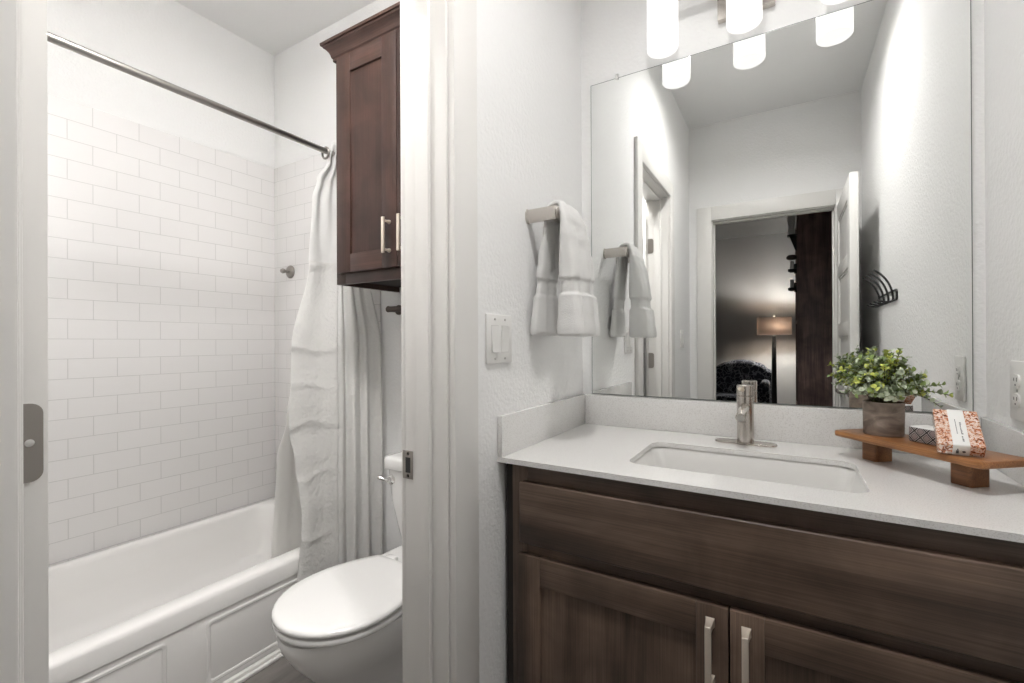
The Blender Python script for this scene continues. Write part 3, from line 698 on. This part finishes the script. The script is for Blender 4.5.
# plan controls per height: A (free edge), M (fold), B (wall end)
ctab = [(2.075, -1.753, 1.350, -1.753, 1.39, -1.753, 1.466), (1.98, -1.752, 1.332, -1.747, 1.39, -1.745, 1.468), (1.88, -1.745, 1.275, -1.735, 1.37, -1.72, 1.469), (1.79, -1.735, 1.245, -1.715, 1.355, -1.69, 1.47), (1.5, -1.712, 1.209, -1.675, 1.325, -1.635, 1.47),
        (1.15, -1.69, 1.116, -1.63, 1.286, -1.553, 1.468), (.84, -1.66, 1.084, -1.615, 1.275, -1.551, 1.468), (.70, -1.635, 1.095, -1.608, 1.268, -1.551, 1.468), (.5, -1.618, 1.108, -1.598, 1.260, -1.552, 1.468), (.2, -1.612, 1.082, -1.585, 1.251, -1.55, 1.462), (.10, -1.61, 1.078, -1.583, 1.248, -1.549, 1.46)]
CRE = (1.505, 1.15, 1.0, .845, .645, .41)
def cfun(u, z, v):
    ax, ay, mx, my, bx_, by = v
    k = min(1, max(0, (2.03-z)/.5)); top = 1-k
    um = .42
    if u < um:
        t = u/um; x = ax+(mx-ax)*t; y = ay+(my-ay)*t
        nx, ny = (my-ay), -(mx-ax); am = .005*math.sin(t*math.pi*2.0+1.0)*(.4+k) + .016*top*math.sin(t*math.pi*4)
    else:
        t = (u-um)/(1-um); x = mx+(bx_-mx)*t; y = my+(by-my)*t
        nx, ny = (by-my), -(bx_-mx); am = (.0125*math.sin(t*math.pi*7.2)+.006*math.sin(t*13+1+z*1.5)+.003*math.sin(t*41+z*2))*(.75+.25*k)*smooth(min(1, t*5))
    l_ = math.hypot(nx, ny); d = am
    wob = .002*math.sin(z*9+u*14)*k
    c = 0
    if u < .5:
        for zc in CRE:
            q = (z-zc-.012*math.sin(u*11+zc*7))/.010; c += .007*math.exp(-q*q)*(1-u*1.2)
    x += nx/l_*(d+wob+c); y += ny/l_*(d+wob+c)
    if z < .36: x = max(x, -1.637)
    return (x, min(y, 1.482), z)
curt = thing('shower_curtain', 'white shower curtain with a sheer top, bunched outside the tub behind the cabinet', 'shower curtain', (-1.66, 1.3, .10))
zs = [2.072-i*(2.072-.105)/170 for i in range(171)]
sheet('cloth', ctab, zs, cfun, 110, [CURT, SHEER], curt, lambda z: 1 if z > 1.515 else 0)
bm = bmesh.new()
for y in (1.327,):
    pts = [(RX+.022*math.cos(a), y, RZ2-.009+.024*math.sin(a)) for a in [2*math.pi*i/24 for i in range(24)]]; tube(bm, pts, .0048, 10, closed=True)
obj('ring', bm, PEWT, curt, label='dark metal curtain ring')
ltab = [(1.92, -1.765, 1.36, -1.765, 1.42), (1.5, -1.785, 1.30, -1.78, 1.38), (1.307, -1.79, 1.26, -1.78, 1.36), (1.13, -1.795, 1.21, -1.785, 1.34),
        (.856, -1.80, 1.163, -1.79, 1.33), (.70, -1.80, 1.120, -1.79, 1.31), (.33, -1.805, 1.100, -1.775, 1.265), (.24, -1.81, 1.100, -1.78, 1.27)]
def lfun(u, z, v):
    ax, ay, bx_, by = v; x = ax+(bx_-ax)*u; y = ay+(by-ay)*u; k = min(1, max(0, (2.03-z)/.4))
    x += (.010*math.sin(u*9+z*.8)+.003*math.sin(u*17+z*3))*(.3+.7*k)
    return (x, y, z)
lin = sheet('curtain_liner', ltab, [2.011-i*(1.767)/120 for i in range(121)], lfun, 40, [LINER], None)
centre(lin); tag(lin, 'thin white curtain liner hanging inside the bathtub edge', 'curtain liner')
sv = thing('shower_valve', 'small round chrome knob on the white tiled end wall', 'shower fitting', (-2.253, YB-.009, 1.55))
bm = bmesh.new(); lathe(bm, [(.034, 0), (.034, -.005), (.028, -.011), (.010, -.014)], (-2.253, YB-.009, 1.55), 'Y', 28); obj('escutcheon', bm, PEWT, sv)
bm = bmesh.new(); lathe(bm, [(.008, -.010), (.008, -.035), (.012, -.037), (.014, -.046), (.010, -.054)], (-2.253, YB-.009, 1.55), 'Y', 20); obj('knob', bm, PEWT, sv)

# ---------------------------------------------------------------- wall cabinet over the toilet
CX0, CX1, CYF = -1.492, -.818, 1.178
cab = thing('wall_cabinet', 'tall dark brown wall cabinet with crown moulding hanging above the toilet', 'cabinet', ((CX0+CX1)/2, (CYF+YB)/2, 1.397))
for a, b_ in ((CX0, CX0+.016), (CX1-.016, CX1)):
    bm = bmesh.new(); box(bm, a, b_, CYF+.018, YB-.001, 1.397, 2.285); obj('side_panel', bm, UZ, cab)
bm = bmesh.new(); box(bm, CX0+.016, CX1-.016, CYF+.018, YB-.001, 1.418, 1.434); box(bm, CX0+.016, CX1-.016, CYF+.018, YB-.001, 2.27, 2.285); box(bm, CX0+.016, CX1-.016, YB-.012, YB-.001, 1.434, 2.27); obj('carcass', bm, INSIDE, cab)
bm = bmesh.new()
box(bm, CX0, CX0+.05, CYF, CYF+.018, 1.397, 2.285, .001, mi=0); box(bm, CX1-.05, CX1, CYF, CYF+.018, 1.397, 2.285, .001, mi=0)
box(bm, CX0+.05, CX1-.05, CYF, CYF+.018, 1.397, 1.45, .001, mi=1); box(bm, CX0+.05, CX1-.05, CYF, CYF+.018, 2.24, 2.285, .001, mi=1)
obj('face_frame', bm, [UZ, UX], cab)
bm = bmesh.new(); rings = []
for o_, z in ((0.0, 2.258), (.008, 2.258), (.008, 2.268), (.012, 2.272), (.014, 2.280), (.018, 2.290), (.026, 2.300), (.034, 2.306), (.036, 2.312), (.041, 2.313), (.042, 2.322), (.040, 2.325)):
    rings.append([(CX0-o_, YB-.001, z), (CX0-o_, CYF-o_, z), (CX1+o_, CYF-o_, z), (CX1+o_, YB-.001, z)])
loft(bm, rings); obj('crown_moulding', bm, UX, cab, ang=25)
XM = (CX0+CX1)/2; UYF = CYF-.018
d1 = shaker('door', CX0+.025, XM-.0015, 1.437, 2.256, UYF, CYF-.001, .072, .068, UX, UZ, cab)
d2 = shaker('door', XM+.0015, CX1-.025, 1.437, 2.256, UYF, CYF-.001, .072, .068, UX, UZ, cab)
def post_pull(x, z0, z1, yd, parent):
    bm = bmesh.new(); yo = yd-.030
    box(bm, x-.006, x+.006, yo-.004, yo+.004, z0, z1, .0015)
    for z in (z0+.012, z1-.012): lathe(bm, [(.0075, 0), (.0065, -.006), (.0045, -.012), (.0045, -.028)], (x, yd, z), 'Y', 16)
    obj('pull', bm, CHAMP, parent)
post_pull(XM-.036, 1.483, 1.607, UYF, d1); post_pull(XM+.036, 1.483, 1.607, UYF, d2)
# towel rail under the cabinet
tr = thing('towel_rail', 'dark bronze towel rail on the wall above the toilet tank', 'towel rail', (-1.50, YB, 1.318))
for x in (-1.478, -.93):
    bm = bmesh.new(); lathe(bm, [(.022, 0), (.022, -.006), (.012, -.010), (.011, -.055), (.013, -.062), (.0135, -.068)], (x, YB, 1.318), 'Y', 24); obj('post', bm, BRONZE, tr)
bm = bmesh.new(); tube(bm, [(-1.49, YB-.058, 1.318), (-.918, YB-.058, 1.318)], .0125, 18); obj('bar', bm, BRONZE, tr)

# ---------------------------------------------------------------- toilet
TCX = -1.148
toi = thing('toilet', 'white toilet with closed elongated lid beside the bathtub', 'toilet', (TCX, 1.1, 0))
def egg(yf, yb, hw, wb, z, tm=.46, n=22, cx=TCX):
    L_, R__ = [], []
    for k in range(n+1):
        t = .5-.5*math.cos(math.pi*k/n); t = t if t > 0 else 0
        wv = hw*math.sqrt(max(0, 1-((tm-t)/tm)**2)) if t < tm else hw-(hw-wb)*((t-tm)/(1-tm))**2.0
        y = yf+(yb-yf)*t
        R__.append((cx+wv, y, z)); L_.append((cx-wv, y, z))
    return R__[1:] + L_[1:][::-1] + [(cx, yf, z)]
bm = bmesh.new()
loft(bm, [egg(.768, 1.160, .155, .095, .4025), egg(.735, 1.164, .184, .100, .403), egg(.731, 1.166, .188, .103, .406), egg(.7315, 1.166, .1875, .102, .4135), egg(.734, 1.164, .185, .101, .4175), egg(.741, 1.160, .178, .097, .4205), egg(.77, 1.14, .15, .08, .422)]); obj('lid', bm, PORC, toi, ang=60)
bm = bmesh.new()
loft(bm, [egg(.768, 1.170, .155, .10, .3795), egg(.736, 1.172, .184, .104, .380), egg(.733, 1.174, .187, .106, .383), egg(.733, 1.172, .187, .105, .394), egg(.737, 1.170, .183, .104, .397), egg(.768, 1.165, .155, .10, .3975)])
for s in (-1, 1): box(bm, TCX+s*.07-.022, TCX+s*.07+.022, 1.165, 1.205, .381, .41, .006)
obj('seat', bm, PORC, toi, ang=60)
bm = bmesh.new()
loft(bm, [egg(.90, 1.40, .108, .105, 0), egg(.895, 1.40, .112, .108, .012), egg(.90, 1.40, .100, .10, .03), egg(.895, 1.40, .094, .098, .10), egg(.86, 1.40, .105, .10, .17), egg(.81, 1.40, .136, .11, .235), egg(.767, 1.40, .165, .125, .29), egg(.742, 1.40, .179, .145, .335), egg(.735, 1.42, .183, .155, .362), egg(.738, 1.42, .181, .152, .370), egg(.768, 1.41, .155, .13, .372)])
obj('bowl', bm, PORC, toi, ang=60)
def rr_ring(hw, y0, y1, r, z): return [(x, y, z) for x, y in rrect(TCX-hw, TCX+hw, y0, y1, r, 6)]
bm = bmesh.new(); loft(bm, [rr_ring(.125, 1.305, 1.44, .03, .372), rr_ring(.135, 1.300, 1.455, .03, .385), rr_ring(.152, 1.293, 1.468, .03, .45), rr_ring(.178, 1.283, 1.475, .03, .56), rr_ring(.190, 1.277, 1.478, .03, .688)]); tank = obj('tank', bm, PORC, toi, ang=60)
bm = bmesh.new(); loft(bm, [rr_ring(.190, 1.276, 1.480, .026, .688), rr_ring(.199, 1.266, 1.482, .028, .6885), rr_ring(.201, 1.264, 1.483, .028, .692), rr_ring(.201, 1.264, 1.483, .028, .724), rr_ring(.199, 1.266, 1.482, .028, .730), rr_ring(.193, 1.272, 1.478, .026, .734), rr_ring(.17, 1.29, 1.46, .02, .736)]); obj('tank_lid', bm, PORC, toi, ang=60)
bm = bmesh.new(); lx, lz = TCX-.158, .648
lathe(bm, [(.019, 0), (.019, -.006), (.011, -.011), (.009, -.020)], (lx, 1.280, lz), 'Y', 20)
tube(bm, [(lx, 1.262, lz), (lx-.02, 1.258, lz+.002), (lx-.034, 1.25, lz+.008), (lx-.042, 1.247, lz+.010)], [.006, .006, .008, .006], 12); obj('flush_lever', bm, CHROME, tank)

# ---------------------------------------------------------------- bedroom beyond the door (seen in the mirror)
lamp = thing('floor_lamp', 'lit floor lamp with a rectangular cream shade in the bedroom', 'lamp', (-.153, -4.28, 0), math.radians(-8))
bm = bmesh.new(); slab(bm, rrect(-.14, .14, -.14, .14, .02), 0, .025, .004); obj('base', bm, BLACKM, lamp, local=True)
bm = bmesh.new(); loft(bm, [[(s*a, t*a, z) for s, t in ((-1, -1), (1, -1), (1, 1), (-1, 1))] for a, z in ((.034, .025), (.028, .7), (.021, 1.24))]); obj('pole', bm, BLACKM, lamp, local=True)
SHADE = cloth('lamp_shade_linen', (.76, .66, .58), .10, (200, .3, .001))
bm = bmesh.new(); o = rrect(-.20, .20, -.12, .12, .02, 5)
for z0 in (0,):
    loft(bm, [[(x, y, 1.262) for x, y in o], [(x, y, 1.50) for x, y in o]], (False, False))
sh = obj('lamp_shade', bm, SHADE, lamp, local=True); sd = sh.modifiers.new('t', 'SOLIDIFY'); sd.thickness = .003
bm = bmesh.new(); lathe(bm, [(.006, 1.24), (.006, 1.512), (.014, 1.516), (.014, 1.535), (.004, 1.545)], (0, 0, 0), 'Z', 16); box(bm, -.198, .198, -.003, .003, 1.498, 1.503); box(bm, -.003, .003, -.118, .118, 1.498, 1.503); obj('harp', bm, STEEL, lamp, local=True)
ld = bpy.data.lights.new('bulb', 'POINT'); ld.energy = BED_LAMP; ld.color = (1, .96, .91); ld.shadow_soft_size = .03
lo = bpy.data.objects.new('bulb', ld); COL.objects.link(lo); lo.parent = lamp; lo.location = (.03, 0, 1.39)
# armchair with damask fabric
DAM = mat('damask_fabric', (.03, .033, .045), .9); N, L, b = nodes(DAM); tc = N.new('ShaderNodeTexCoord'); wv_ = N.new('ShaderNodeTexVoronoi'); wv_.feature = 'DISTANCE_TO_EDGE'; wv_.inputs['Scale'].default_value = 17
nz = N.new('ShaderNodeTexNoise'); nz.inputs['Scale'].default_value = 9; mxv = N.new('ShaderNodeMix'); mxv.data_type = 'RGBA'; mxv.inputs[0].default_value = .16
L.new(tc.outputs['Object'], nz.inputs['Vector']); L.new(tc.outputs['Object'], mxv.inputs[6]); L.new(nz.outputs['Color'], mxv.inputs[7]); L.new(mxv.outputs[2], wv_.inputs['Vector'])
cr = N.new('ShaderNodeValToRGB'); cr.color_ramp.interpolation = 'LINEAR'; e = cr.color_ramp.elements; e[0].position = .03; e[0].color = (.26, .27, .30, 1); e[1].position = .08; e[1].color = (.022, .024, .036, 1)
L.new(wv_.outputs[0], cr.inputs[0]); L.new(cr.outputs[0], b.inputs['Base Color'])
ch = thing('armchair', 'navy and white damask patterned armchair in the bedroom beside the floor lamp', 'armchair', (-.56, -3.85, 0))
def cushion(name, x0, x1, y0, y1, z0, z1, r, parent):
    bm = bmesh.new(); box(bm, x0, x1, y0, y1, z0, z1, r, 4); obj(name, bm, DAM, parent, ang=60)
cushion('seat', -.86, -.26, -4.12, -3.55, .28, .46, .05, ch)
bm = bmesh.new(); rings = []
for k in range(17):
    t = k/16; x = -.90+.72*t; top = .80+.115*math.sin(math.pi*min(1, max(0, t*1.12-.05)))**.55 if 0 < t < 1 else .78
    top = max(top, .78); rings.append([(x, -4.22, .28), (x, -4.05, .28), (x, -4.03, top-.06), (x, -4.07, top-.012), (x, -4.14, top), (x, -4.21, top-.03)])
loft(bm, rings); obj('backrest', bm, DAM, ch, ang=50)
for a, b_ in ((-.99, -.86), (-.30, -.19)): cushion('arm', a, b_, -4.15, -3.5, .28, .66, .05, ch)
for x in (-.84, -.30):
    for y in (-4.1, -3.56):
        bm = bmesh.new(); loft(bm, [[(x+s*q, y+t*q, z) for s, t in ((-1, -1), (1, -1), (1, 1), (-1, 1))] for q, z in ((.016, 0), (.026, .285))]); obj('leg', bm, OAKD, ch)
bc = thing('tall_bookcase', 'tall dark oak bookcase in the bedroom, side panel towards the door', 'bookcase', (.35, -2.45, 0))
for y in (-2.03, -2.9):
    bm = bmesh.new(); box(bm, .083, .62, y, y+.03, 0, 2.42, .002); obj('side_panel', bm, OAKD, bc)
bm = bmesh.new(); box(bm, .60, .62, -2.87, -2.03, .05, 2.42); obj('back_panel', bm, OAKD, bc)
for z in (.06, .5, .95, 1.36, 1.78, 2.2, 2.39):
    bm = bmesh.new(); box(bm, .085, .60, -2.87, -2.03, z, z+.022, .001); obj('shelf', bm, OAKD, bc)
# wall sconces and ornaments hung on the bookcase front
for z, lab in ((1.835, 'upper'), (1.66, 'lower')):
    t = thing('candle_sconce', f'dark candle holder with a white candle on the bookcase front, {lab} of the pair', 'candle holder', (.05, -2.03, z), 0, 'candle holders on the bookcase')
    bm = bmesh.new(); lathe(bm, [(.010, -.02), (.03, -.012), (.034, .0), (.034, .012), (.028, .012)], (.045, -2.03, z), 'Z', 20); box(bm, .06, .084, -2.04, -2.02, z-.03, z+.06, .003); obj('holder', bm, BLACKM, t)
    bm = bmesh.new(); lathe(bm, [(.016, .012), (.016, .085), (.012, .088), (.002, .089)], (.045, -2.03, z), 'Z', 16); obj('candle', bm, WHITEP, t)
bm = bmesh.new(); lathe(bm, [(.002, -.012), (.03, -.01), (.044, 0), (.044, .02), (.03, .034), (.002, .038)], (.043, -2.03, 1.945), 'Z', 24); box(bm, .07, .084, -2.045, -2.015, 1.94, 1.975, .002)
tag(centre(obj('bowl', bm, BRONZE)), 'dark rounded bowl ornament on the bookcase front above the candle holders', 'ornament')
bm = bmesh.new(); lathe(bm, [(.02, 0), (.028, .03), (.022, .09), (.034, .14), (.03, .2), (.016, .235), (.018, .25)], (.04, -2.03, 2.17), 'Z', 24)
box(bm, .0, .084, -2.06, -2.0, 2.155, 2.17, .002)
vz = bmesh.new(); bm.free()
t = thing('ornament_shelf', 'small dark bracket shelf high on the bookcase front', 'shelf', (.045, -2.03, 2.05))
bm = bmesh.new(); box(bm, .006, .084, -2.075, -1.99, 2.155, 2.168, .002); obj('board', bm, BLACKM, t)
bm = bmesh.new(); loft(bm, [[(.083, y, z) for y, z in ((-2.045, 2.02), (-2.018, 2.02), (-2.018, 2.155), (-2.045, 2.155))], [(x, y, z) for x, y, z in ((.072, -2.045, 2.02), (.072, -2.018, 2.02), (.025, -2.018, 2.155), (.025, -2.045, 2.155))]]); obj('bracket', bm, BLACKM, t)
lathe(vz, [(.02, 0), (.030, .03), (.024, .08), (.034, .13), (.034, .19), (.02, .215), (.022, .225)], (.042, -2.03, 2.168), 'Z', 24)
tag(centre(obj('vase', vz, PLAST)), 'pale white vase on the bracket shelf at the top of the bookcase', 'vase')
flush('fill_light', 'added unseen fill light on the bedroom ceiling', (1.2, -2.4), BEDFILL, .15, CZ-.008)  # added to brighten the bedroom, never in view
